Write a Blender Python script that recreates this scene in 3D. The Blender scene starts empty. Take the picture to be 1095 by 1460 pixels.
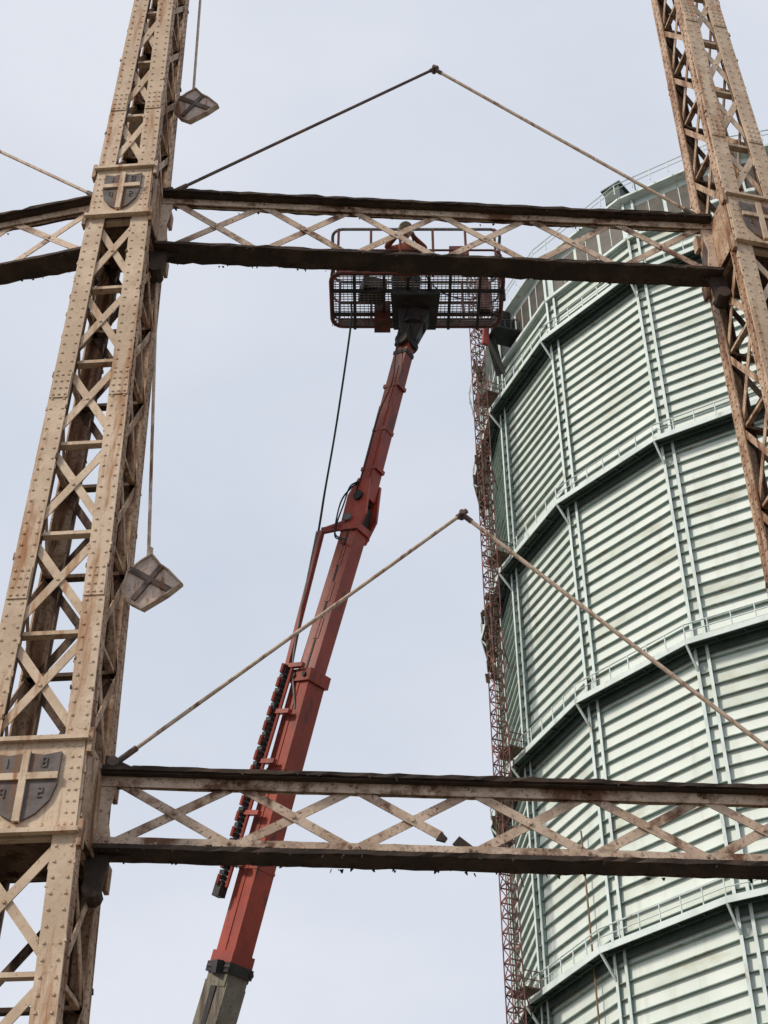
import bpy, math, random
from mathutils import Vector, Matrix
random.seed(7)
V=Vector
scene=bpy.context.scene
# ------------------------------------------------------------ mesh builder
class MB:
    def __init__(s): s.v=[]; s.f=[]; s.m=[]
    def hexa(s,p,mi=0):
        b=len(s.v); s.v+= [tuple(x) for x in p]
        for q in ((0,3,2,1),(4,5,6,7),(0,1,5,4),(1,2,6,5),(2,3,7,6),(3,0,4,7)):
            s.f.append(tuple(b+i for i in q)); s.m.append(mi)
    def beam(s,p,q,w,t,up=V((0,0,1)),mi=0,w2=None,t2=None):
        p=V(p);q=V(q);d=(q-p).normalized(); side=d.cross(up)
        if side.length<1e-3: side=d.cross(V((0,1,0)))
        side.normalize(); u=side.cross(d).normalized()
        w2=w if w2 is None else w2; t2=t if t2 is None else t2
        a=side*w/2;b=u*t/2;a2=side*w2/2;b2=u*t2/2
        s.hexa([p-a-b,p+a-b,p+a+b,p-a+b,q-a2-b2,q+a2-b2,q+a2+b2,q-a2+b2],mi)
    def cyl(s,p,q,r,n=8,mi=0,r2=None,caps=True):
        p=V(p);q=V(q);d=(q-p).normalized()
        a=d.cross(V((0,0,1)))
        if a.length<1e-3:a=d.cross(V((0,1,0)))
        a.normalize();b=d.cross(a); r2=r if r2 is None else r2
        base=len(s.v)
        for c,rr in((p,r),(q,r2)):
            for i in range(n):
                t=2*math.pi*i/n; s.v.append(tuple(c+a*math.cos(t)*rr+b*math.sin(t)*rr))
        for i in range(n):
            j=(i+1)%n; s.f.append((base+i,base+j,base+n+j,base+n+i)); s.m.append(mi)
        if caps:
            s.f.append(tuple(base+i for i in reversed(range(n)))); s.m.append(mi)
            s.f.append(tuple(base+n+i for i in range(n))); s.m.append(mi)
    def path(s,pts,r,n=6,mi=0):
        for a,b in zip(pts[:-1],pts[1:]): s.cyl(a,b,r,n,mi)
    def prism(s,poly,off,mi=0):
        n=len(poly);b=len(s.v)
        s.v+=[tuple(p) for p in poly]+[tuple(V(p)+off) for p in poly]
        s.f.append(tuple(b+i for i in range(n))); s.m.append(mi)
        s.f.append(tuple(b+n+i for i in reversed(range(n)))); s.m.append(mi)
        for i in range(n):
            j=(i+1)%n; s.f.append((b+j,b+i,b+n+i,b+n+j)); s.m.append(mi)
    def rivet(s,c,nrm,r=.02,mi=0):
        a=nrm.cross(V((0,0,1)))
        if a.length<1e-3:a=V((1,0,0))
        a.normalize();bb=nrm.cross(a);b=len(s.v)
        for rr,h in((r,0),(r*.65,r*.6)):
            for i in range(6):
                t=math.pi*i/3; s.v.append(tuple(c+a*math.cos(t)*rr+bb*math.sin(t)*rr+nrm*h))
        for i in range(6):
            j=(i+1)%6; s.f.append((b+i,b+j,b+6+j,b+6+i)); s.m.append(mi)
        s.f.append(tuple(b+6+i for i in range(6))); s.m.append(mi)
    def jbeam(s,p,q,w,t,seg=.16,j=.012,up=V((0,0,1)),mi=0):
        p=V(p);q=V(q);L=(q-p).length;d=(q-p)/L;side=d.cross(up).normalized();u=side.cross(d)
        n=max(2,int(L/seg));b=len(s.v)
        for i in range(n+1):
            c=p+d*L*i/n
            for sx,sy in((-1,-1),(1,-1),(1,1),(-1,1)):
                s.v.append(tuple(c+side*(sx*w/2+random.gauss(0,j))+u*(sy*t/2+random.gauss(0,j*.5))))
        for i in range(n):
            o=b+4*i
            for k in range(4):
                l=(k+1)%4; s.f.append((o+k,o+l,o+4+l,o+4+k)); s.m.append(mi)
        s.f.append((b+3,b+2,b+1,b)); s.m.append(mi)
        o=b+4*n; s.f.append((o,o+1,o+2,o+3)); s.m.append(mi)
    def obj(s,name,mats,parent=None,smooth=False):
        me=bpy.data.meshes.new(name); me.from_pydata(s.v,[],s.f)
        for m in mats: me.materials.append(m)
        me.polygons.foreach_set("material_index",s.m)
        if smooth: me.polygons.foreach_set("use_smooth",[True]*len(s.f))
        me.update()
        import bmesh
        bm=bmesh.new();bm.from_mesh(me);bmesh.ops.recalc_face_normals(bm,faces=bm.faces);bm.to_mesh(me);bm.free()
        o=bpy.data.objects.new(name,me); scene.collection.objects.link(o)
        if parent: o.parent=parent
        return o
def empty(name):
    e=bpy.data.objects.new(name,None); scene.collection.objects.link(e); e.empty_display_size=.5; return e
# ------------------------------------------------------------ materials
def weather(name,base,alt,rust,alt_t=(.45,.6),rust_t=(.55,.65),scale=3.0,streak=(6,6,.7),rscale=1.0,rough=.6,bump=.3,metal=0.0,fine=True,spec=.3,bdist=.01,grime=None):
    m=bpy.data.materials.new(name);m.use_nodes=True;nt=m.node_tree;N=nt.nodes;L=nt.links
    bs=N['Principled BSDF'];tc=N.new('ShaderNodeTexCoord')
    def noise(sc,det=6,mapscale=None,ro=.6):
        n=N.new('ShaderNodeTexNoise');n.inputs['Scale'].default_value=sc;n.inputs['Detail'].default_value=det;n.inputs['Roughness'].default_value=ro
        if mapscale:
            mp=N.new('ShaderNodeMapping');mp.inputs['Scale'].default_value=mapscale
            L.new(tc.outputs['Object'],mp.inputs['Vector']);L.new(mp.outputs[0],n.inputs['Vector'])
        else: L.new(tc.outputs['Object'],n.inputs['Vector'])
        return n
    def ramp(n,a,b):
        r=N.new('ShaderNodeMapRange');r.inputs['From Min'].default_value=a;r.inputs['From Max'].default_value=b
        L.new(n.outputs['Fac'],r.inputs['Value']);return r
    def mix(f,a,b):
        x=N.new('ShaderNodeMix');x.data_type='RGBA';L.new(f,x.inputs[0])
        for i,c in((6,a),(7,b)):
            if isinstance(c,tuple): x.inputs[i].default_value=(*c,1)
            else: L.new(c,x.inputs[i])
        return x.outputs[2]
    n1=noise(scale);c=mix(ramp(n1,*alt_t).outputs[0],base,alt)
    if grime:
        ng=noise(.45,4);c=mix(ramp(ng,.42,.68).outputs[0],c,grime)
    n2=noise(rscale,8,streak,.65);r2=ramp(n2,*rust_t)
    c=mix(r2.outputs[0],c,rust)
    if fine:
        n3=noise(22,5,None,.7);r3=ramp(n3,rust_t[0]+.03,rust_t[1]+.05);c=mix(r3.outputs[0],c,tuple(x*.8 for x in rust))
    L.new(c,bs.inputs['Base Color'])
    bs.inputs['Roughness'].default_value=rough;bs.inputs['Metallic'].default_value=metal
    bs.inputs['Specular IOR Level'].default_value=spec
    if bump:
        nb=noise(14,6);b=N.new('ShaderNodeBump');b.inputs['Strength'].default_value=bump;b.inputs['Distance'].default_value=bdist
        L.new(nb.outputs['Fac'],b.inputs['Height']);L.new(b.outputs[0],bs.inputs['Normal'])
    return m
cream=weather('cream_weathered_paint',(.62,.485,.355),(.50,.375,.265),(.31,.135,.048),rust_t=(.54,.68),scale=2.2,bump=.5,grime=(.44,.325,.225))
creamside=weather('cream_rusty_shaded_paint',(.50,.365,.255),(.34,.21,.13),(.16,.066,.026),rust_t=(.48,.62),scale=2.5,bump=.6)  # rustier cream for column sides, their shade darkened into the colour
webcream=weather('girder_cream_paint',(.57,.44,.335),(.41,.29,.21),(.13,.058,.03),rust_t=(.52,.62),scale=3,streak=(2,2,2),bump=.6)
rustm=weather('dark_rust',(.038,.027,.021),(.068,.044,.032),(.20,.135,.10),rust_t=(.63,.74),scale=3,streak=(1.2,1.2,1.2),rough=.85,bump=.5,bdist=.015)
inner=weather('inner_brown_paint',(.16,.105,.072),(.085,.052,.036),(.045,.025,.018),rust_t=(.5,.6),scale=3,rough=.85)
shieldg=weather('shield_grey_paint',(.135,.115,.11),(.085,.072,.068),(.16,.08,.04),rust_t=(.50,.62),scale=6)
rodm=weather('rod_paint',(.54,.43,.335),(.40,.29,.21),(.18,.08,.04),scale=8)
roddark=weather('rod_rust',(.085,.065,.058),(.13,.095,.08),(.2,.1,.05),scale=8)
plate=weather('shield_plate_paint',(.62,.50,.43),(.50,.39,.34),(.2,.1,.06),scale=8)
# ------------------------------------------------------------ frame columns
PITCH=1.405
LEV=[(8.2,9.24),(17.67,18.72),(27.15,28.2)]
class Col: pass
def column(ax,ang,lean,W0=.66,wk=.0385):
    mb=MB(); t=V((math.cos(ang),math.sin(ang),0)); n=V((math.sin(ang),-math.cos(ang),0))
    def W(z): return W0+(23.2-z)*wk
    def D(z): return 1.0+(18-z)*.008
    def C(z): return V((ax[0]+lean*(z-18),ax[1],z))
    def P(sa,oa,sb,ob,z):
        return C(z)+t*(sa*(W(z)/2-oa))+n*(sb*(D(z)/2-ob))
    Z0,Z1=0.0,28.6
    fw,fs,th=.25,.20,.022
    for sa in(-1,1):
        for sb in(-1,1):
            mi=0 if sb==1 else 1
            mb.hexa([P(sa,0,sb,0,Z0),P(sa,fw,sb,0,Z0),P(sa,fw,sb,th,Z0),P(sa,0,sb,th,Z0),P(sa,0,sb,0,Z1),P(sa,fw,sb,0,Z1),P(sa,fw,sb,th,Z1),P(sa,0,sb,th,Z1)],mi)
            o=.004
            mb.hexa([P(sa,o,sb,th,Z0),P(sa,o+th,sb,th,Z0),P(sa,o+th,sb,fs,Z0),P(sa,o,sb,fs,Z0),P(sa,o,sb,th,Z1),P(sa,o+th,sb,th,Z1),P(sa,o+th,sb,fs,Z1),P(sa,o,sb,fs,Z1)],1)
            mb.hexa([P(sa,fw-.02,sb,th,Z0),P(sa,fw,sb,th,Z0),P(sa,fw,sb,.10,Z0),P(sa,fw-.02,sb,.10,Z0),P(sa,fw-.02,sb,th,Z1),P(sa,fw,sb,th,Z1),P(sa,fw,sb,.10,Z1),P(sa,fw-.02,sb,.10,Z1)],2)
            z=.3
            while z<Z1-.1:
                if sb==1:
                    for oa in(.05,fw-.05): mb.rivet(P(sa,oa,sb,0,z),n,.021,0)
                for ob in(.06,fs-.045): mb.rivet(P(sa,o,sb,ob,z+.08),t*sa,.020,1)
                z+=.165
            if sb==1:
                for zz in(3.1,6.0,11.3,14.4,20.4,23.6):
                    mb.hexa([P(sa,.01,sb,-.014,zz-.22),P(sa,fw-.01,sb,-.014,zz-.22),P(sa,fw-.01,sb,-.001,zz-.22),P(sa,.01,sb,-.001,zz-.22),P(sa,.01,sb,-.014,zz+.22),P(sa,fw-.01,sb,-.014,zz+.22),P(sa,fw-.01,sb,-.001,zz+.22),P(sa,.01,sb,-.001,zz+.22)],0)
                    for dz in(-.17,-.06,.06,.17):
                        for oa in(.05,.125,.2): mb.rivet(P(sa,oa,sb,-.014,zz+dz),n,.021,0)
    # rust nodules and scabs along the edges of the flanges
    for i in range(420):
        z=random.uniform(.5,Z1-.5);sa=random.choice((-1,1));sb=random.choice((-1,1,1));r=random.uniform(.012,.033)
        c=P(sa,random.uniform(-.008,.02) if random.random()<.6 else fw,sb,random.uniform(0,.03),z)
        mb.beam(c-V((0,0,r)),c+V((random.uniform(-.01,.01),0,r*random.uniform(.6,2.5))),r,r,up=n,mi=random.choice((0,1,2)),w2=r*.5,t2=r*.6)
    bays=[]
    z=LEV[0][0]
    while z>PITCH*.8: bays.append((z-PITCH,z)); z-=PITCH
    for a,b in((9.24,17.67),(18.72,27.15)):
        for i in range(6):
            h=(b-a)/6; bays.append((a+h*i,a+h*(i+1)))
    for z0,z1 in bays:
        for sb in(1,-1):
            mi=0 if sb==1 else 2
            e=.10
            rj=lambda:random.uniform(-.02,.02)
            mb.beam(P(-1,e,sb,th+.012,z0+.03+rj()),P(1,e,sb,th+.012,z1-.03+rj()),.10,.016,up=n,mi=mi)
            mb.beam(P(1,e,sb,th+.030,z0+.03+rj()),P(-1,e,sb,th+.030,z1-.03+rj()),.10,.016,up=n,mi=mi)
            mb.beam(P(-1,.06,sb,th+.09,z1),P(1,.06,sb,th+.09,z1),.10,.05,mi=mi)
            if sb==1:
                mb.rivet((P(-1,e,1,th+.004,z0)+P(1,e,1,th+.004,z1))/2,n,.025,0)
        for sa in(1,-1):
            e=.10
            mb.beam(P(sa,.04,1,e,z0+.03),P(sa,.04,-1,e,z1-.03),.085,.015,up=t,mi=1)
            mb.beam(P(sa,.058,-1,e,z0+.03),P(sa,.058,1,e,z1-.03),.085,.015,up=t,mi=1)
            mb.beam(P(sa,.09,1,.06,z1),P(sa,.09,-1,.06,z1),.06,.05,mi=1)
    for a,b in LEV:
        mb.hexa([P(-1,.02,1,-.02,a),P(1,.02,1,-.02,a),P(1,.02,1,-.002,a),P(-1,.02,1,-.002,a),P(-1,.02,1,-.02,b),P(1,.02,1,-.02,b),P(1,.02,1,-.002,b),P(-1,.02,1,-.002,b)],0)
        mb.hexa([P(-1,.03,-1,-.02,a),P(1,.03,-1,-.02,a),P(1,.03,-1,-.002,a),P(-1,.03,-1,-.002,a),P(-1,.03,-1,-.02,b),P(1,.03,-1,-.02,b),P(1,.03,-1,-.002,b),P(-1,.03,-1,-.002,b)],2)
        for sa in(-1,1):
            mb.hexa([P(sa,-.016,1,.03,a),P(sa,-.016,-1,.03,a),P(sa,-.001,-1,.03,a),P(sa,-.001,1,.03,a),P(sa,-.016,1,.03,b),P(sa,-.016,-1,.03,b),P(sa,-.001,-1,.03,b),P(sa,-.001,1,.03,b)],1)
            for ob in (.08,.3,.5,.7,.92):
                for dz in(.06,b-a-.06): mb.rivet(P(sa,-.016,1,ob,a+dz),t*sa,.02,1)
        mb.hexa([P(-1,.02,1,.02,a+.02),P(1,.02,1,.02,a+.02),P(1,.02,-1,.02,a+.02),P(-1,.02,-1,.02,a+.02),P(-1,.02,1,.02,a+.05),P(1,.02,1,.02,a+.05),P(1,.02,-1,.02,a+.05),P(-1,.02,-1,.02,a+.05)],2)
        for zz,ex in((b,.02),(a,.02)):
            mb.beam(P(-1,-ex,1,-.04,zz),P(1,-ex,1,-.04,zz),.08,.05,mi=0)
            for sa in(-1,1):
                q=P(sa,-.03,1,.02,zz)
                mb.beam(q-V((0,0,.16)),q+V((0,0,.12)),.05,.11,up=n,mi=1)
                q=P(sa,-.045,-1,.02,zz)
                mb.beam(q-V((0,0,.16)),q+V((0,0,.12)),.05,.13,up=n,mi=1)
        for i in range(8):
            zz=a+.08+(b-a-.16)*i/7
            for sa in(-1,1):
                for oa in (.07,.14): mb.rivet(P(sa,oa,1,-.02,zz),n,.019,0)
        for i in range(6):
            for zz in(a+.07,b-.07):
                u=i/5; mb.rivet(P(-1,.2,1,-.02,zz)*(1-u)+P(1,.2,1,-.02,zz)*u,n,.017,0)
        zc=(a+b)/2; c=C(zc)+n*(D(zc)/2+.021); Wd=.27*(W(zc)/.87)**.8
        U=V((0,0,1))
        out=[(-1,.36),(-.5,.33),(0,.36),(.5,.33),(1,.36),(1.0,.0),(.86,-.18),(.5,-.33),(0,-.43),(-.5,-.33),(-.86,-.18),(-1,0)]
        mb.prism([c+t*x*Wd+U*y for x,y in out],n*.03,3)
        mb.beam(c+n*.035+U*.37,c+n*.035-U*.42,.075,.05,up=n,mi=0)
        mb.beam(c+n*.033-t*Wd+U*.08,c+n*.033+t*Wd+U*.08,.075,.05,up=n,mi=0)
        for sx,sy,st in((-.55,.24,'1'),(.55,.24,'8'),(-.55,-.1,'9'),(.55,-.1,'2')):
            o=c+n*.031+t*sx*Wd+U*sy; h=.05;w=.022
            segs={'1':[((0,h),(0,-h))],'8':[((-w,h),(w,h)),((w,h),(w,-h)),((w,-h),(-w,-h)),((-w,-h),(-w,h)),((-w,0),(w,0))],'9':[((-w,h),(w,h)),((w,h),(w,-h)),((-w,h),(-w,0)),((-w,0),(w,0))],'2':[((-w,h),(w,h)),((w,h),(w,0)),((w,0),(-w,0)),((-w,0),(-w,-h)),((-w,-h),(w,-h))]}[st]
            for (x0,y0),(x1,y1) in segs: mb.beam(o+t*x0+U*y0,o+t*x1+U*y1,.014,.02,up=n,mi=3)
    mb.beam(C(0),C(.25),2.0,1.6,up=n,mi=1)
    o=mb.obj('lattice_column',[cream,creamside,inner,shieldg])
    c=Col();c.ax=ax;c.W=W;c.C=C;c.D=D;return c
A=math.radians
axL=(-3.685,13.6);axR=(5.35,14.14)
axLL=(-12.33,15.68);axRR=(13.56,17.38)
cL=column(axL,A(-4.8),-.011)
cR=column(axR,A(12.6),-.009,.76,.033)
cLL=column(axLL,A(-22.2),0)
cRR=column(axRR,A(30),0)
# ------------------------------------------------------------ girders
def girder(ca,cb,zt,zb,cut=False,fl=.36):
    mb=MB(); zm=(zt+zb)/2
    a=ca.C(zm);b=cb.C(zm);L=(b-a).length;d=(b-a)/L;U=V((0,0,1));nn=V((d.y,-d.x,0))
    ha=ca.W(zm)/2;hb=cb.W(zm)/2
    def Q(s,z,o=0): p=a+d*s+nn*o; p.z=z; return p
    s0,s1=ha+.01,L-hb-.01
    mb.jbeam(Q(s0,zt-.02),Q(s1,zt-.02),fl-.02,.045,seg=.14,j=.007,mi=1)
    mb.jbeam(Q(s0,zb+.02),Q(s1,zb+.02),fl,.05,seg=.13,j=.008,mi=1)
    for o in(.03,-.03):
        mb.jbeam(Q(s0,zt-.11,o),Q(s1,zt-.11,o),.014,.135,j=.003,mi=0)
        mb.jbeam(Q(s0,zb+.115,o),Q(s1,zb+.115,o),.014,.14,j=.003,mi=0)
        sg=1 if o>0 else -1
        mb.jbeam(Q(s0,zt-.055,o+sg*.05),Q(s1,zt-.055,o+sg*.05),.085,.016,j=.003,mi=1)
        mb.jbeam(Q(s0,zb+.058,o+sg*.05),Q(s1,zb+.058,o+sg*.05),.085,.016,j=.003,mi=1)
    s=s0+.1
    while s<s1:
        for z,h in((zt-.10,0),(zb+.115,0)):
            mb.rivet(Q(s,z,.037),nn,.017,0)
        mb.rivet(Q(s,zb-.005,.12),-U,.02,1); mb.rivet(Q(s,zb-.005,-.12),-U,.02,1)
        s+=.17
    st,en=s0+.16,s1-.16;N=6;m=(en-st)/N
    y0,y1=zb+.12,zt-.11
    for i in range(N):
        x0=st+i*m;x1=x0+m
        if cut and i==2:
            f=.74
            mb.beam(Q(x0,y1,.010),Q(x0+m*f,y1+(y0-y1)*f,.010),.10,.014,up=nn,mi=2)
            c=Q(x0+m*f,y1+(y0-y1)*f,.012);mb.beam(c-d*.03,c+d*.05-U*.05,.11,.03,up=nn,mi=1,w2=.05)
            mb.beam(Q(x0+m*.86,y1+(y0-y1)*.80,.010),Q(x1,y0,.010),.12,.014,up=nn,mi=1)
        else: mb.beam(Q(x0,y1,.010),Q(x1,y0,.010),.10,.014,up=nn,mi=2)
        mb.beam(Q(x0,y0,-.010),Q(x1,y1,-.010),.10,.014,up=nn,mi=2)
        mb.rivet(Q((x0+x1)/2,(y0+y1)/2,.017),nn,.03,2)
        for x in(x0,x1):
            for y in(y0,y1):
                mb.rivet(Q(x+.03,y,.037),nn,.024,0);mb.rivet(Q(x-.03,y+.02,.037),nn,.024,0)
    for s,sg in((s0,1),(s1,-1)):
        mb.prism([Q(s,zt-.18,.022),Q(s+sg*.16,zt-.18,.022),Q(s+sg*.10,zm,.022),Q(s+sg*.16,zb+.18,.022),Q(s,zb+.18,.022)],-nn*.044,0)
        pts=[Q(s,zb-.005,.02)]
        for k in range(7):
            t=math.pi/2*k/6; pts.append(Q(s+sg*(.36*(1-math.sin(t))+.02),zb-.005-.42*(1-math.cos(t)),.02))
        pts.append(Q(s,zb-.43,.02))
        mb.prism(pts,-nn*.04,1)
        mb.beam(Q(s+sg*.05,zb-.02),Q(s+sg*.05,zb-.42),.26,.09,up=nn,mi=1,w2=.16)
        mb.cyl(Q(s+sg*.05,zb-.42,.13),Q(s+sg*.05,zb-.42,-.13),.10,10,1)
        mb.prism([Q(s,zt+.005,.02),Q(s+sg*.42,zt+.005,.02),Q(s+sg*.10,zt+.16,.02),Q(s,zt+.2,.02)],-nn*.04,1)
    for i in range(90):
        s=random.uniform(s0,s1);z=random.choice((zt-.04,zb-.005,zb-.005));o=random.choice((-.17,.17))+random.uniform(-.03,.03)
        c=Q(s,z,o);w=random.uniform(.01,.045);h=random.uniform(.01,.045)
        mb.beam(c,c-U*h+d*random.uniform(-.02,.02),w,.012,up=nn,mi=1,w2=w*.3)
    for i in range(26):
        s=random.uniform(s0,s1);c=Q(s,random.choice((zb+.055,zt+.0)),random.choice((-.12,.12)));w=random.uniform(.02,.06)
        mb.beam(c,c+d*w+U*random.uniform(.0,.02),w,w*.4,mi=1,w2=w*.5,t2=w*.2)
    return mb.obj('lattice_girder',[webcream,rustm,webcream])
ZU=(18.75,17.52);ZL=(9.2,8.26)
for ca,cb,ct in((cL,cR,0),(cLL,cL,0),(cR,cRR,0)):
    girder(ca,cb,*ZU); girder(ca,cb,*ZL,cut=(ct==0 and ca is cL),fl=.33)
# ------------------------------------------------------------ tie rods
def ties(ca,cb,zt,h=3.52,ox=0,left=1):
    mb=MB(); a=ca.C(zt+.1);b=cb.C(zt+.1);d=(b-a).normalized();L=(b-a).length
    p=a+d*(ca.W(zt)/2+.12);q=b-d*(cb.W(zt)/2+.12);mid=(a+b)/2+V((0,0,h))+d*ox
    mb.cyl(p,mid,.024,8,left);mb.cyl(mid,q,.026,8,0)
    e=(mid-p).normalized();mb.cyl(mid-e*.08,mid+e*.08,.035,10,1)
    mb.cyl(mid+V((0,-.07,-.01)),mid+V((0,.07,-.01)),.035,10,1)
    f=(q-mid).normalized();mb.cyl(mid+f*.02,mid+f*.16,.034,8,1)
    for u in(p,q): mb.cyl(u+V((0,-.08,0)),u+V((0,.08,0)),.06,10,1)
    mb.cyl(p,p+e*.3,.036,8,1);mb.cyl(q-f*.3,q,.036,8,1)
    return mb.obj('bracing_tie_rod',[rodm,roddark])
for ca,cb in((cL,cR),(cLL,cL),(cR,cRR)):
    ties(ca,cb,ZU[0]);ties(ca,cb,ZL[0],3.62,.04,0)
def hanging(pt_top,pt_bot,c,tw,k):
    mb=MB(); mb.cyl(pt_top,pt_bot,.022,8,0); mb.cyl(V(pt_bot)+V((0,0,.25)),V(pt_bot)-V((0,0,.02)),.036,8,0)
    ex=V((math.cos(tw),math.sin(tw),-.06)).normalized();n=V((math.sin(tw)-.25,-math.cos(tw),-.10)).normalized();ey=n.cross(ex)*-1
    if ey.z<0: ey=-ey
    out=[(-38,-14),(-34,12),(-18,26),(-2,36),(12,22),(26,14),(46,-3),(28,-18),(-5,-38),(-24,-30)]
    c=V(c)
    mb.prism([c+ex*x*k+ey*y*k*1.25 for x,y in out],-n*.05,1)
    mb.beam(c+n*.01+ex*-32*k+ey*20*k,c+n*.01+ex*32*k+ey*-16*k,.07,.03,up=n,mi=2)
    mb.beam(c+n*.006+ex*-20*k+ey*-32*k,c+n*.006+ex*14*k+ey*24*k,.07,.03,up=n,mi=2)
    o2=out+[out[0]]
    for (x0,y0),(x1,y1) in zip(o2[:-1],o2[1:]):
        mb.beam(c+ex*x0*k+ey*y0*k*1.25-n*.02,c+ex*x1*k+ey*y1*k*1.25-n*.02,.018,.09,up=n,mi=0)
    return mb.obj('heraldic_shield_plate',[rodm,plate,shieldg])
hanging((-3.20,13.75,17.1),(-2.79,13.7,12.0),(-2.74,13.66,11.74),A(-5),.0082)
hanging((-3.27,13.75,27.0),(-3.05,13.75,21.4),(-3.0,13.7,21.15),A(-5),.0082)
# ------------------------------------------------------------ gasholder
CX,CY=37.2,97.07;RW=27.95;RO=29.25;NF=20;A0=230.6
hgreen=weather('holder_pale_paint',(.70,.76,.71),(.62,.69,.64),(.50,.54,.46),alt_t=(.35,.65),rust_t=(.54,.82),scale=.25,streak=(1.2,1.2,.12),rscale=.8,bump=0,fine=False,rough=.5)
hgreen2=weather('holder_faded_paint',(.64,.70,.64),(.56,.62,.56),(.45,.46,.36),alt_t=(.35,.65),rust_t=(.50,.74),scale=.4,streak=(.5,.5,1.0),rscale=.8,bump=0,fine=False,rough=.6)
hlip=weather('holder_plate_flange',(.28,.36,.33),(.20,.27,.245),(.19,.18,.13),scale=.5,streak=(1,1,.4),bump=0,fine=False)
hpale=weather('holder_pale_trim',(.64,.72,.70),(.54,.62,.60),(.30,.22,.14),rust_t=(.60,.74),scale=.6,streak=(1,1,.4),bump=0,fine=False)
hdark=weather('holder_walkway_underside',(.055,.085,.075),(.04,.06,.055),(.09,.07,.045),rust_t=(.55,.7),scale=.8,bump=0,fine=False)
hwin=weather('holder_window_brown',(.085,.07,.055),(.05,.05,.04),(.16,.15,.12),rust_t=(.6,.7),scale=1,bump=0,fine=False,rough=.4)
hroof=weather('holder_roof_felt',(.16,.17,.16),(.2,.2,.19),(.12,.1,.08),scale=.2,bump=0,fine=False)
def vert(k,r,z=0):
    a=A(A0+18*k);return V((CX+math.cos(a)*r,CY+math.sin(a)*r,z))
gh=empty('gasholder_tower')
shell=MB();trim=MB();walk=MB();rail=MB()
ZRIM=95.6;rings=[1.6+16.88*i for i in range(1,6)]
for k in range(NF):
    a,b=vert(k,RW),vert(k+1,RW);e=(b-a).normalized();L=(b-a).length;m=V((e.y,-e.x,0));
    if m.dot(a-V((CX,CY,0)))<0:m=-m
    up=V((0,0,1))
    def w(s,z,o=0): return a+e*s+m*o+up*z
    pl=16.88/18;z=1.6-2*pl
    ztop=90.66
    while z<ztop-.1:
        z2=z+pl
        mi=2 if random.random()<.22 else 0
        oo=random.uniform(-.012,.012)
        shell.hexa([w(0,z,-.3),w(L,z,-.3),w(L,z,.05+oo),w(0,z,.05+oo),w(0,z2,-.3),w(L,z2,-.3),w(L,z2,.0),w(0,z2,.0)],mi)
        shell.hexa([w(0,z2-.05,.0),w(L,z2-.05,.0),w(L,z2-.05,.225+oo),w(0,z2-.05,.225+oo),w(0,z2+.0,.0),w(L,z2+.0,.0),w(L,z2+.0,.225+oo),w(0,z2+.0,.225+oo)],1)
        z=z2
    for s in(0,.78):
        c0=w(s,0,.34);c1=w(s,ZRIM,.34)
        trim.beam(c0,c1,.20,.03,up=m,mi=0); trim.beam(c0-m*.16,c1-m*.16,.03,.32,up=m,mi=1)
    trim.hexa([w(0,ztop-.0,-.3),w(L,ztop,-.3),w(L,ztop,.12),w(0,ztop,.12),w(0,ZRIM,-.3),w(L,ZRIM,-.3),w(L,ZRIM,.12),w(0,ZRIM,.12)],0)
    trim.beam(w(0,ztop+.35,.3),w(L,ztop+.35,.3),.4,.3,mi=0)
    trim.beam(w(-.1,ZRIM-.1,.45),w(L+.1,ZRIM-.1,.45),.9,.22,mi=0)
    nw=3
    for j in range(nw):
        s0=.95+(L-1.1)*j/nw;s1=s0+(L-1.1)/nw-.3
        trim.hexa([w(s0,91.7,.05),w(s1,91.7,.05),w(s1,91.7,.15),w(s0,91.7,.15),w(s0,94.7,.05),w(s1,94.7,.05),w(s1,94.7,.15),w(s0,94.7,.15)],2)
        for q in(.5,):
            ss=s0+(s1-s0)*q; trim.beam(w(ss,91.7,.17),w(ss,94.7,.17),.06,.05,up=m,mi=0)
    for zr in rings+[ZRIM]:
        top=zr==ZRIM
        oa,ob=vert(k,RO,zr),vert(k+1,RO,zr);ia,ib=vert(k,RW+.05,zr),vert(k+1,RW+.05,zr)
        if not top:
            dn=V((0,0,-.07))
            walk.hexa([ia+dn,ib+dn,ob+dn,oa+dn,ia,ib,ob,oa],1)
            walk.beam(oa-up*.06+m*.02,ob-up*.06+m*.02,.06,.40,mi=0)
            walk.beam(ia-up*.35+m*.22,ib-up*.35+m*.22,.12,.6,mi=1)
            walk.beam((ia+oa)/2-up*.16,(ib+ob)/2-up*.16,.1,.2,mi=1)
            nb=5
            for j in range(nb):
                s=(j+.0)/nb; pi=ia*(1-s)+ib*s;po=oa*(1-s)+ob*s
                walk.beam(pi-up*.15,po-up*.15,.08,.14,mi=1)
                if j==0: 
                    walk.beam(pi-up*1.7+m*.3,po-up*.25,.12,.12,mi=0)
        nr=6
        ht=1.2
        for h,r in((ht,.05),(ht*.55,.036)):
            rail.cyl(oa+up*h,ob+up*h,r,5,0,caps=False)
        for j in range(nr):
            s=j/nr;po=oa*(1-s)+ob*s;rail.cyl(po,po+up*ht,.045,5,0,caps=False)
for k,s,zz0,zz1,mi in((-2,.78,18,44,3),(-3,.5,0,90,0)):
    a,b=vert(k,RW),vert(k+1,RW);mm=((a+b)/2-V((CX,CY,0))).normalized()
    p=a.lerp(b,s)+mm*.5
    trim.cyl(p+V((0,0,zz0)),p+V((0,0,zz1)),.06,6,mi)
hbr=weather('pipe_brown',(.22,.14,.08),(.16,.10,.06),(.1,.06,.04),bump=0,fine=False)
shell.obj('shell_plates',[hgreen,hlip,hgreen2],gh);trim.obj('upper_band_and_stanchions',[hpale,hlip,hwin,hbr],gh)
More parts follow.
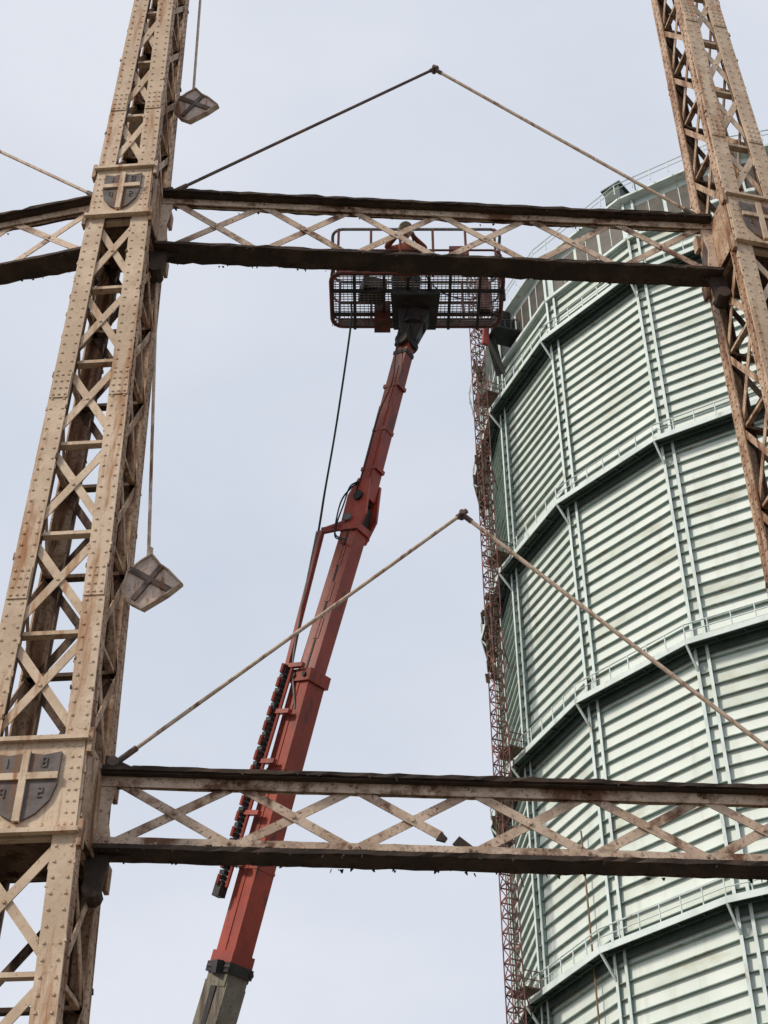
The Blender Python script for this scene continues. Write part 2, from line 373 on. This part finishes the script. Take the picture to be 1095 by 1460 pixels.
walk.obj('walkways',[hpale,hdark],gh);rail.obj('handrails',[hpale],gh)
rf=MB();prof=[(RW,ZRIM),(RW*.8,ZRIM+2.2),(RW*.5,ZRIM+4.2),(RW*.2,ZRIM+5.2),(2,ZRIM+5.4),(2,ZRIM+8),(.1,ZRIM+9)]
for k in range(NF):
    for (r0,z0),(r1,z1) in zip(prof[:-1],prof[1:]):
        b=len(rf.v);rf.v+=[tuple(vert(k,r0,z0)),tuple(vert(k+1,r0,z0)),tuple(vert(k+1,r1,z1)),tuple(vert(k,r1,z1))];rf.f.append((b,b+1,b+2,b+3));rf.m.append(0)
rf.obj('roof',[hroof],gh)
hut=MB();p=vert(-.05,RW-.2,ZRIM)
mm=(p-V((CX,CY,ZRIM))).normalized();tt=V((-mm.y,mm.x,0))
hut.beam(p-tt*.9+V((0,0,1.1)),p+tt*.5+V((0,0,1.1)),1.3,2.2,mi=0)
hut.beam(p-tt*1.1+V((0,0,2.3)),p+tt*.7+V((0,0,2.3)),1.7,.15,mi=0)
hut.cyl(p+tt*1.6,p+tt*1.6+V((0,0,2.6)),.05,6,0)
hut.obj('roof_hut',[hdark],gh)
# ------------------------------------------------------------ access lift tower beside holder
redrust=weather('tower_rust_paint',(.12,.055,.05),(.18,.10,.095),(.28,.12,.10),scale=.7,streak=(1,1,1),rust_t=(.5,.6),bump=0,fine=False,rough=.8)
brn=weather('tower_brown_netting',(.08,.055,.04),(.14,.10,.07),(.2,.15,.1),scale=1.5,bump=0,fine=False,rough=.9)
tw=MB();tc=V((8.0,87.3,0));ta=A(25);tx=V((math.cos(ta),math.sin(ta),0));ty=V((-math.sin(ta),math.cos(ta),0))
hw=.42
def T(sx,sy,z): return tc+tx*sx*hw+ty*sy*hw+V((0,0,z))
for sx in(-1,1):
    for sy in(-1,1): tw.beam(T(sx,sy,0),T(sx,sy,101.5),.08,.08)
z=0;fl=1
cs=[(-1,-1),(1,-1),(1,1),(-1,1)]
while z<101:
    for i in range(4):
        a=cs[i];b=cs[(i+1)%4];tw.beam(T(*a,z),T(*b,z),.06,.09)
        tw.beam(T(*(a if fl>0 else b),z),T(*(b if fl>0 else a),z+1.0),.05,.05)
    z+=1.0;fl=-fl
tw.cyl(T(1.9,.5,0),T(1.9,.5,92),.05,5)
for zr in rings+[94.2]+[r-8.4 for r in rings]:
    for dx in(-.8,.8):
        tw.beam(T(dx,1,zr+.2),T(dx+3.2,3.2,zr+.2),.08,.10)
    tw.beam(T(.9,-1,zr+.2),T(3.6,1.6,zr-1.3),.07,.07)
    if zr in rings:
        tw.hexa([T(1.1,-1.0,zr),T(3.8,-1.0,zr),T(3.8,3.6,zr),T(1.1,3.6,zr),T(1.1,-1.0,zr+.1),T(3.8,-1.0,zr+.1),T(3.8,3.6,zr+.1),T(1.1,3.6,zr+.1)],1)
        for h in(.55,1.1): tw.cyl(T(1.1,-1.0,zr+h),T(3.8,-1.0,zr+h),.04,5)
        for x in(1.1,2.4,3.8): tw.cyl(T(x,-1.0,zr),T(x,-1.0,zr+1.1),.04,5)
for z0,z1 in((73.5,79.5),(57.5,65),(44.5,49),(28,30.5),(87,89)):
    z=z0
    while z<z1:
        f=math.sin(math.pi*(z-z0)/(z1-z0))
        for i in range(2):
            x=random.uniform(-1.15-.5*f,.6);y=random.uniform(-1.2,1.2)
            tw.beam(T(x,y,z),T(x+random.uniform(-.25,.25),y,z+random.uniform(.4,1.0)),random.uniform(.1,.35),.10,up=ty,mi=1)
        z+=.28
tw.obj('access_lift_tower',[redrust,brn])
cg=MB();c=V((10.1,87.0,92.3))
blackp=weather('cage_black',(.012,.014,.014),(.02,.022,.02),(.03,.03,.025),bump=0,fine=False)
cg.beam(c,c+V((0,0,2.6)),1.3,1.3,up=ty,mi=0);cg.beam(c+V((-1,-.6,-.2)),c+V((1.5,.2,-.2)),2.0,.2,mi=0)
cg.beam(c+V((-1.5,-.5,-1.5)),c+V((-1.3,-.5,1.0)),.5,.3,up=ty,mi=1)
for i in range(6):
    x=-1.2+i*.5;cg.cyl(c+V((x,-.9,-.1)),c+V((x,-.9,1.1)),.05,5)
cg.beam(c+V((-1.3,-.9,1.1)),c+V((1.4,-.9,1.1)),.08,.08)
cg.beam(c+V((-1.0,-.2,-.2)),c+V((-.2,1,-3.6)),.8,.1)
cg.obj('lift_landing_cage',[blackp,weather('red_panel',(.35,.06,.06),(.25,.05,.05),(.1,.05,.04),bump=0,fine=False)])
# ------------------------------------------------------------ boom lift
bl=empty('boom_lift')
red=weather('boom_red_paint',(.36,.050,.024),(.26,.037,.020),(.10,.03,.022),rust_t=(.56,.67),scale=1.6,streak=(5,5,1),rough=.45,bump=.15,spec=.45,grime=(.21,.038,.022))
dred=weather('basket_dark_red',(.15,.038,.027),(.08,.03,.024),(.05,.03,.025),scale=4,rough=.6)
black=weather('black_steel',(.022,.022,.024),(.035,.03,.028),(.06,.04,.03),scale=5,rough=.55)
olive=weather('boom_olive_grey',(.17,.16,.12),(.24,.22,.17),(.08,.06,.045),scale=3)
greym=weather('grey_steel',(.24,.24,.24),(.15,.15,.15),(.12,.07,.05),scale=5)
pA=V((.34,15.3,17.4));pB=V((-.27,15.7,14.64));pC=V((-.42,15.76,14.1));pD=V((-.98,16.15,11.96));pE=V((-1.82,16.9,8.47));pG=V((-3.35,18.05,2.5))
bm_=MB()
Uz=V((0,0,1))
def sd(p,q):
    d=(q-p).normalized();s=d.cross(Uz).normalized();u=s.cross(d).normalized();return d,s,u
d,s,u=sd(pB,pA)
bm_.beam(pB,pA,.18,.22,mi=0)
bm_.beam(pB+s*.094+d*.3,pA-d*.5+s*.094,.012,.10,mi=0)
bm_.cyl(pB+d*.3+u*.16,pB+d*1.7+u*.16,.035,8,1);bm_.cyl(pB+d*1.7+u*.16,pA-d*.3+u*.14,.022,8,3)
for k in(.18,.42,.70,.92): 
    q=pB.lerp(pA,k);bm_.beam(q-d*.03,q+d*.03,.205,.28 if k in(.18,.70) else .24,mi=0 if k!=.92 else 1)
bm_.cyl(pA-s*.16,pA+s*.16,.11,12,1);bm_.beam(pA-V((.02,.02,.1)),pA+V((.08,.1,.55)),.24,.24,mi=1)
bm_.cyl(pA-d*.25+u*.1,pA+V((.2,.1,.4)),.04,8,3)
kn=((.30,-.11),(.32,.10),(.05,.21),(-.40,.20),(-.62,.10),(-.66,-.10),(-.30,-.20))
for o in(.15,-.11): bm_.prism([pB+s*o+d*x+u*y for x,y in kn],-s*.04,0)
bm_.cyl(pB-s*.19,pB+s*.19,.075,12,1);q=pB-d*.35;bm_.cyl(q-s*.19+u*.08,q+s*.19+u*.08,.06,12,3)
bm_.cyl(q-s*.18-d*.2-u*.07,q+s*.18-d*.2-u*.07,.04,10,1)
bm_.beam(pB-d*.15,pB-d*.6,.17,.22,mi=1)
d,s,u=sd(pD,pC)
bm_.beam(pD-d*.2,pC+d*.05,.235,.28,mi=0);bm_.beam(pC,pC+d*.10,.30,.34,mi=0)
bm_.beam(pC+u*.1,pC+d*.35+u*.12,.10,.14,mi=1)
for k in(.25,.5,.75): 
    q=pD.lerp(pC,k);bm_.beam(q+s*.120,q+s*.120+d*.3,.012,.09,mi=0)
bm_.beam(pD+s*.120,pC+s*.120,.012,.03,mi=1)
d,s,u=sd(pE,pD)
bm_.beam(pD-d*.08,pD+d*.09,.37,.40,mi=0);bm_.beam(pD+u*.16+d*.05-s*.06,pD+u*.26+d*.22-s*.06,.09,.1,mi=0)
for o in(-1,1):
    bm_.cyl(pD+s*o*.19+u*.1,pD+s*o*.21+u*.1,.035,8,1);bm_.cyl(pD+s*o*.19-u*.1,pD+s*o*.21-u*.1,.035,8,1)
bm_.beam(pE,pD,.295,.335,mi=0)
for k in(.3,.65,):
    q=pE.lerp(pD,k);bm_.beam(q-d*.015,q+d*.015,.31,.35,mi=0)
bm_.beam(pE+s*.152+u*.02,pD+s*.152+u*.02,.012,.05,mi=0)
bm_.beam(pE-d*.06,pE+d*.08,.35,.39,mi=0);bm_.beam(pE-d*.18,pE-d*.06,.39,.42,mi=1)
bm_.beam(pE-d*.34,pE-d*.18,.33,.36,mi=2)
for o in(-1,1):
    bm_.beam(pE+s*o*.19-d*.2,pE+s*o*.21-d*.05,.08,.2,mi=1)
    bm_.cyl(pE+s*o*.17-d*.12+u*.2,pE+s*o*.17-d*.12-u*.22,.035,8,1)
bm_.beam(pG,pE-d*.3,.33,.38,mi=2)
bm_.beam(pE-d*.34+s*.172,pE-d*2.6+s*.172,.02,.09,mi=1)
bm_.cyl(pE-d*.4+u*.26,pE-d*3.5+u*.30,.06,10,1);bm_.beam(pE-d*.25+u*.22,pE-d*.5+u*.22,.14,.2,mi=1)
bm_.obj('telescopic_boom',[red,black,olive,greym],bl)
hs=MB()
g0=V((-.86,15.75,14.15));g1=V((-1.27,16.1,12.15));g2=V((-2.0,16.7,9.32))
hs.beam(g0,g1,.055,.07,mi=1);hs.cyl(g0,g0+V((.35,-.02,.15)),.04,8,1);hs.beam(g0,g0+V((.38,0,.1)),.06,.08,mi=1)
dd=(g2-g1).normalized();n=44
L=(g2-g1).length
_,ss,uu=sd(g2,g1)
for i in range(n):
    q=g1+dd*L*i/n
    hs.beam(q,q+dd*L/n*.72,.12,.09 if i%2 else .07,mi=0)
    if i%3==0: hs.cyl(q+ss*.08,q+ss*.08+dd*.12,.025,6,1)
hs.cyl(g1+uu*-.10,g2+uu*-.10,.025,6,1)
for k in(.0,.22,.45,.68,.9):
    q=g1.lerp(g2,k);hs.beam(q,q-uu*.30,.06,.06,mi=1)
q=g2;hs.beam(q-dd*.05,q+dd*.12,.12,.12,mi=0)
def spline(pts,n=8):
    P=[V(p) for p in pts];P=[P[0]*2-P[1]]+P+[P[-1]*2-P[-2]];o=[]
    for i in range(1,len(P)-2):
        for j in range(n):
            t=j/n;a,b,c,e=P[i-1:i+3];o.append(.5*((2*b)+(c-a)*t+(2*a-5*b+4*c-e)*t*t+(3*b-a-3*c+e)*t**3))
    o.append(P[-2]);return o
hs.path(spline([(-.5,15.1,18.1),(-.5,15.1,17.56),(-.68,15.4,15.9),(-.83,15.6,14.75),(-.93,15.8,14.03),(-1.17,16.05,12.48),(-1.22,16.1,12.1)]),.017,6,0)
hs.path(spline([(-.93,15.7,14.1),(-1.1,15.9,13.0),(-1.2,16.05,12.2),(-1.15,16.1,11.5)]),.012,6,2)
for o in(0,.05):
    hs.path(spline([pB+V((-.05,-.1,.30)),pB+V((-.2,-.12-o,.14)),pB+V((-.34+o,-.1,-.12)),pC+V((-.26,-.05,-.05+o)),pC+V((-.12,-.2,-.25))]),.012,6,0)
    hs.path(spline([pA+V((-.1+o*.5,-.1,.1)),pA+V((-.16,-.12,-.3)),pA+V((-.22,-.10,-.9)),pB.lerp(pA,.5)+V((-.11,-.12,0)),pB.lerp(pA,.2)+V((-.11,-.12,0)),pB+V((-.12,-.12,.1))]),.009,6,0)
hs.obj('cable_track_and_hoses',[black,red,greym],bl)
# basket
bk=MB();X0,X1,Y0,Y1,ZF,ZT=-.80,1.80,14.62,15.70,18.18,19.22
def rrect(z,r=.16,dx=0):
    pts=[]
    for cx,cy,a0 in((X1-r,Y1-r,0),(X0+r,Y1-r,90),(X0+r,Y0+r,180),(X1-r,Y0+r,270)):
        for k in range(5):
            t=A(a0+22.5*k);pts.append(V((cx+math.cos(t)*r,cy+math.sin(t)*r,z)))
    return pts+[pts[0]]
bk.path(rrect(ZT),.024,8,3);bk.path(rrect(ZF+.55),.018,6,0);bk.path(rrect(ZF+.02),.035,8,0);bk.path(rrect(ZF+.16),.018,6,0)
for x in(X0,-.2,.25,.75,1.25,X1):
    for y in(Y0,Y1):
        xx=min(max(x,X0+.1),X1-.1);bk.cyl((xx,y,ZF),(xx,y,ZT),.02,6,0)
for y in(Y0+.35,Y1-.35):
    for x in(X0,X1): bk.cyl((x,y,ZF),(x,y,ZT),.02,6,0)
bk.beam((X0+.12,Y0-.01,ZF+.07),(X1-.12,Y0-.01,ZF+.07),.02,.14,mi=4)
bk.beam((X0+.12,Y1+.01,ZF+.07),(X1-.12,Y1+.01,ZF+.07),.02,.14,mi=0)
for x in(X0+.35,.0,.36,.68,1.0,X1-.35): bk.beam((x,Y0,ZF-.03),(x,Y1,ZF-.03),.045,.06,mi=1)
for y in(Y0+.3,Y1-.3): bk.beam((X0,y,ZF-.035),(X1,y,ZF-.035),.045,.05,mi=1)
x=X0
while x<X1: bk.beam((x,Y0+.02,ZF),(x,Y1-.02,ZF),.010,.012,mi=2);x+=.062
y=Y0
while y<Y1: bk.beam((X0+.02,y,ZF+.002),(X1-.02,y,ZF+.002),.012,.010,mi=2);y+=.05
bk.prism([V((.10,Y0+.25,ZF-.07)),V((.85,Y0+.25,ZF-.07)),V((.80,Y1-.1,ZF-.07)),V((.15,Y1-.1,ZF-.07))],V((0,0,-.10)),1)
bk.beam((.45,15.3,ZF-.17),(.38,15.36,ZF-.72),.5,.36,up=V((0,1,0)),mi=1,w2=.20,t2=.24)
bk.cyl((.45,15.3,ZF-.15),(.44,15.3,ZF-.45),.2,14,1)
bk.beam((1.0,Y0+.16,ZF+.62),(1.3,Y0+.16,ZF+.62),.2,.2,mi=0)
bk.beam((-.15,Y1-.2,ZF+.02),(.1,Y1-.2,ZF+.02),.3,.4,mi=0)
bk.cyl((1.55,15.4,ZF+.02),(1.55,15.4,ZF+.75),.10,12,0)
bk.cyl((X1+.02,15.0,ZF+.1),(X1+.02,15.0,ZF-.15),.03,6,1)
bk.beam((-.35,15.0,ZF+.12),(.0,15.1,ZF+.12),.35,.22,mi=1)
bk.obj('work_basket',[dred,black,greym,greym,red],bl)
ch=MB();cc=V((-3.9,18.5,0))
ch.beam(cc+V((-2.6,1.2,.85)),cc+V((2.6,-1.2,.85)),1.5,.6,mi=0)
ch.cyl(cc+V((0,0,1.15)),cc+V((0,0,1.4)),.9,20,1);ch.beam(cc+V((-1.6,1.1,1.85)),cc+V((1.0,-.6,1.85)),1.6,.9,mi=0)
ch.beam(cc+V((.2,-.1,1.8)),pG+V((.1,-.1,.1)),.7,.8,mi=0)
ax_=V((2.6,-1.2,0)).normalized();sx_=V((-ax_.y,ax_.x,0))
for f in(-1,1):
    for g in(-1,1):
        q=cc+ax_*f*2.0+sx_*g*1.0+V((0,0,.6));ch.cyl(q-sx_*.22,q+sx_*.22,.6,22,1);ch.cyl(q-sx_*.24,q+sx_*.24,.28,16,2)
ch.obj('chassis_and_turntable',[red,black,greym],bl)
# ------------------------------------------------------------ worker (crouching at the front rail)
jk=weather('dark_orange_jacket',(.24,.06,.025),(.13,.04,.02),(.06,.03,.02),scale=8,fine=False,rough=.9)
tr=weather('dark_trousers',(.03,.033,.045),(.02,.02,.03),(.05,.04,.04),scale=8,fine=False,rough=.9)
skn=weather('skin',(.42,.24,.17),(.38,.2,.14),(.3,.15,.1),bump=0,fine=False)
glv=weather('leather_glove',(.22,.16,.10),(.15,.11,.07),(.1,.07,.05),fine=False)
hlm=weather('helmet_pale_green',(.50,.56,.46),(.42,.47,.40),(.2,.2,.18),bump=0,fine=False,rough=.35)
def worker(base,f,drop):
    B=V(base);J={};R={};E=[];lab={}
    def j(n,p,r,par,l):
        J[n]=B+V(p);R[n]=r;lab[n]=l
        if par:E.append((par,n))
    q=-drop
    j('pel',(0,.12,.95+q),.15,None,1);j('wai',(0,.05-f*.1,1.1+q),.14,'pel',0);j('che',(0,-f*.32,1.32+q),.17,'wai',0);j('nb',(0,-.03-f*.48,1.47+q),.09,'che',0)
    j('nk',(0,-.06-f*.55,1.53+q),.06,'nb',2)
    for s,n in((-1,'l'),(1,'r')):
        j('hip'+n,(s*.10,.12,.88+q),.10,'pel',1);j('kne'+n,(s*.17,-.25,.50+q*.1),.07,'hip'+n,1);j('ank'+n,(s*.15,.03,.09),.05,'kne'+n,1);j('toe'+n,(s*.17,-.17,.04),.045,'ank'+n,1)
        j('sho'+n,(s*.19,-.03-f*.42,1.42+q),.075,'nb',0)
    j('elbl',(-.30,-.30-f*.42,1.19+q),.052,'shol',0);j('wrl',(-.14,-.56-f*.42,1.14+q),.038,'elbl',0);j('hal',(-.10,-.64-f*.42,1.14+q),.042,'wrl',3)
    j('elbr',(.30,-.28-f*.42,1.17+q),.052,'shor',0);j('wrr',(.12,-.56-f*.42,1.10+q),.038,'elbr',0);j('har',(.08,-.64-f*.42,1.09+q),.042,'wrr',3)
    for n,s in(('l',1),('r',-1)):
        h=J['ha'+n]-B
        for i in range(4):
            z=.03-.02*i;ln=(.045,.052,.048,.038)[i]
            j('f%s%d'%(n,i),(h.x-s*.02,h.y-.05,h.z+z),.011,'ha'+n,3);j('g%s%d'%(n,i),(h.x+s*.015,h.y-.05-ln*.6,h.z+z),.010,'f%s%d'%(n,i),3);j('h%s%d'%(n,i),(h.x+s*.045,h.y-.04,h.z+z),.009,'g%s%d'%(n,i),3)
        j('t'+n,(h.x+s*.03,h.y-.01,h.z+.045),.012,'ha'+n,3);j('u'+n,(h.x+s*.055,h.y-.045,h.z+.04),.010,'t'+n,3)
    names=list(J);idx={n:i for i,n in enumerate(names)}
    me=bpy.data.meshes.new('tmp');me.from_pydata([tuple(J[n]) for n in names],[(idx[a],idx[b]) for a,b in E],[])
    ob=bpy.data.objects.new('tmp',me);scene.collection.objects.link(ob)
    md=ob.modifiers.new('s','SKIN')
    for n in names:
        sv=me.skin_vertices[0].data[idx[n]];sv.radius=(R[n],R[n]);sv.use_root=(n=='pel')
    sb=ob.modifiers.new('ss','SUBSURF');sb.levels=1;sb.render_levels=1
    dg=bpy.context.evaluated_depsgraph_get();nm=bpy.data.meshes.new_from_object(ob.evaluated_get(dg))
    bpy.data.objects.remove(ob)
    for m in(jk,tr,skn,glv): nm.materials.append(m)
    for p in nm.polygons:
        best=min(names,key=lambda n:(J[n]-p.center).length-R[n]);p.material_index=lab[best];p.use_smooth=True
    w=empty('construction_worker')
    o=bpy.data.objects.new('body',nm);scene.collection.objects.link(o);o.parent=w
    hc=J['nk']+V((0,-.05,.13))
    def ell(name,c,r,mat,seg=20,zmin=None):
        bpy.ops.mesh.primitive_uv_sphere_add(segments=seg,ring_count=14,radius=1,location=(0,0,0));q=bpy.context.object;q.name=name
        for v in q.data.vertices:
            x,y,z=v.co
            if zmin is not None and z<zmin: z=zmin
            v.co=(c[0]+x*r[0],c[1]+y*r[1],c[2]+z*r[2])
        for p in q.data.polygons:p.use_smooth=True
        q.data.materials.append(mat);q.parent=w;return q
    ell('head',hc,(.078,.095,.118),skn);ell('nose',hc+V((0,-.1,-.01)),(.014,.022,.025),skn,8)
    ell('jaw',hc+V((0,-.03,-.06)),(.055,.065,.06),skn,12)
    for s in(-1,1):
        ell('ear',hc+V((s*.08,0,-.01)),(.012,.022,.032),skn,8);ell('eye',hc+V((s*.03,-.084,.015)),(.012,.010,.009),tr,8)
    ell('mouth',hc+V((0,-.088,-.058)),(.025,.008,.006),jk,8)
    ell('helmet',hc+V((0,0,.045)),(.115,.135,.12),hlm,24,0)
    ell('helmet_peak',hc+V((0,-.06,.05)),(.11,.14,.012),hlm,20)
    return J
J=worker((.34,15.32,ZF+.01),.5,.34)
tm=MB();h=J['har'];g=V((.42,13.85,18.3))
tm.cyl(h+(h-g).normalized()*.15,g,.012,8,0);tm.cyl(g,g+V((0,-.03,-.12)),.014,8,0)
tm.path(spline([h+(h-g).normalized()*.15,V((.6,14.95,18.65)),V((.9,15.1,18.3)),V((1.4,15.4,18.5)),V((1.5,15.4,18.9))]),.012,6,1)
tm.obj('cutting_torch',[greym,black])
# ------------------------------------------------------------ ground
gm=weather('gravel_ground',(.17,.15,.12),(.11,.10,.085),(.08,.09,.05),scale=.4,streak=(.1,.1,.1),bump=.6,rough=.95,bdist=.05)
g=MB();g.v=[(-3000,-3000,0),(3000,-3000,0),(3000,3000,0),(-3000,3000,0)];g.f=[(0,1,2,3)];g.m=[0];g.obj('ground',[gm])
# ------------------------------------------------------------ light
S=V((-.82,-.46,0)).normalized();el=A(38);S=V((S.x*math.cos(el),S.y*math.cos(el),math.sin(el)))
ld=bpy.data.lights.new('sun','SUN');ld.energy=3.0;ld.angle=A(8);ld.color=(1,.90,.77)
lo=bpy.data.objects.new('sun',ld);scene.collection.objects.link(lo);lo.rotation_euler=S.to_track_quat('Z','Y').to_euler();lo.location=(-30,-20,60)
w=bpy.data.worlds.new('World');scene.world=w;w.use_nodes=True;nt=w.node_tree;N=nt.nodes;L=nt.links
bg=N['Background'];sky=N.new('ShaderNodeTexSky');sky.sky_type='NISHITA';sky.sun_disc=False;sky.sun_elevation=el;sky.sun_rotation=math.atan2(S.x,S.y);sky.dust_density=3
tc=N.new('ShaderNodeTexCoord');mp=N.new('ShaderNodeMapping');mp.inputs['Scale'].default_value=(1,1,2.2);nz=N.new('ShaderNodeTexNoise');nz.inputs['Scale'].default_value=1.8;nz.inputs['Detail'].default_value=6
L.new(tc.outputs['Generated'],mp.inputs[0]);L.new(mp.outputs[0],nz.inputs['Vector'])
cr=N.new('ShaderNodeValToRGB');cr.color_ramp.elements[0].position=.32;cr.color_ramp.elements[0].color=(.63,.695,.81,1);cr.color_ramp.elements[1].position=.66;cr.color_ramp.elements[1].color=(.82,.85,.925,1)
L.new(nz.outputs['Fac'],cr.inputs[0])
sc=N.new('ShaderNodeVectorMath');sc.operation='SCALE';sc.inputs['Scale'].default_value=10;L.new(cr.outputs[0],sc.inputs[0])
mx=N.new('ShaderNodeMix');mx.data_type='RGBA';mx.inputs[0].default_value=.90;L.new(sky.outputs[0],mx.inputs[6]);L.new(sc.outputs[0],mx.inputs[7])
L.new(mx.outputs[2],bg.inputs[0]);bg.inputs[1].default_value=.1
# ------------------------------------------------------------ camera
cd=bpy.data.cameras.new('camera');cd.sensor_fit='VERTICAL';cd.sensor_height=36;cd.lens=36*2070/1460;cd.clip_end=5000
co=bpy.data.objects.new('camera',cd);scene.collection.objects.link(co);co.location=(0,0,1.6);co.rotation_euler=(A(90+39.3),0,0);scene.camera=co
scene.view_settings.view_transform='Standard';scene.view_settings.look='None';scene.view_settings.exposure=0
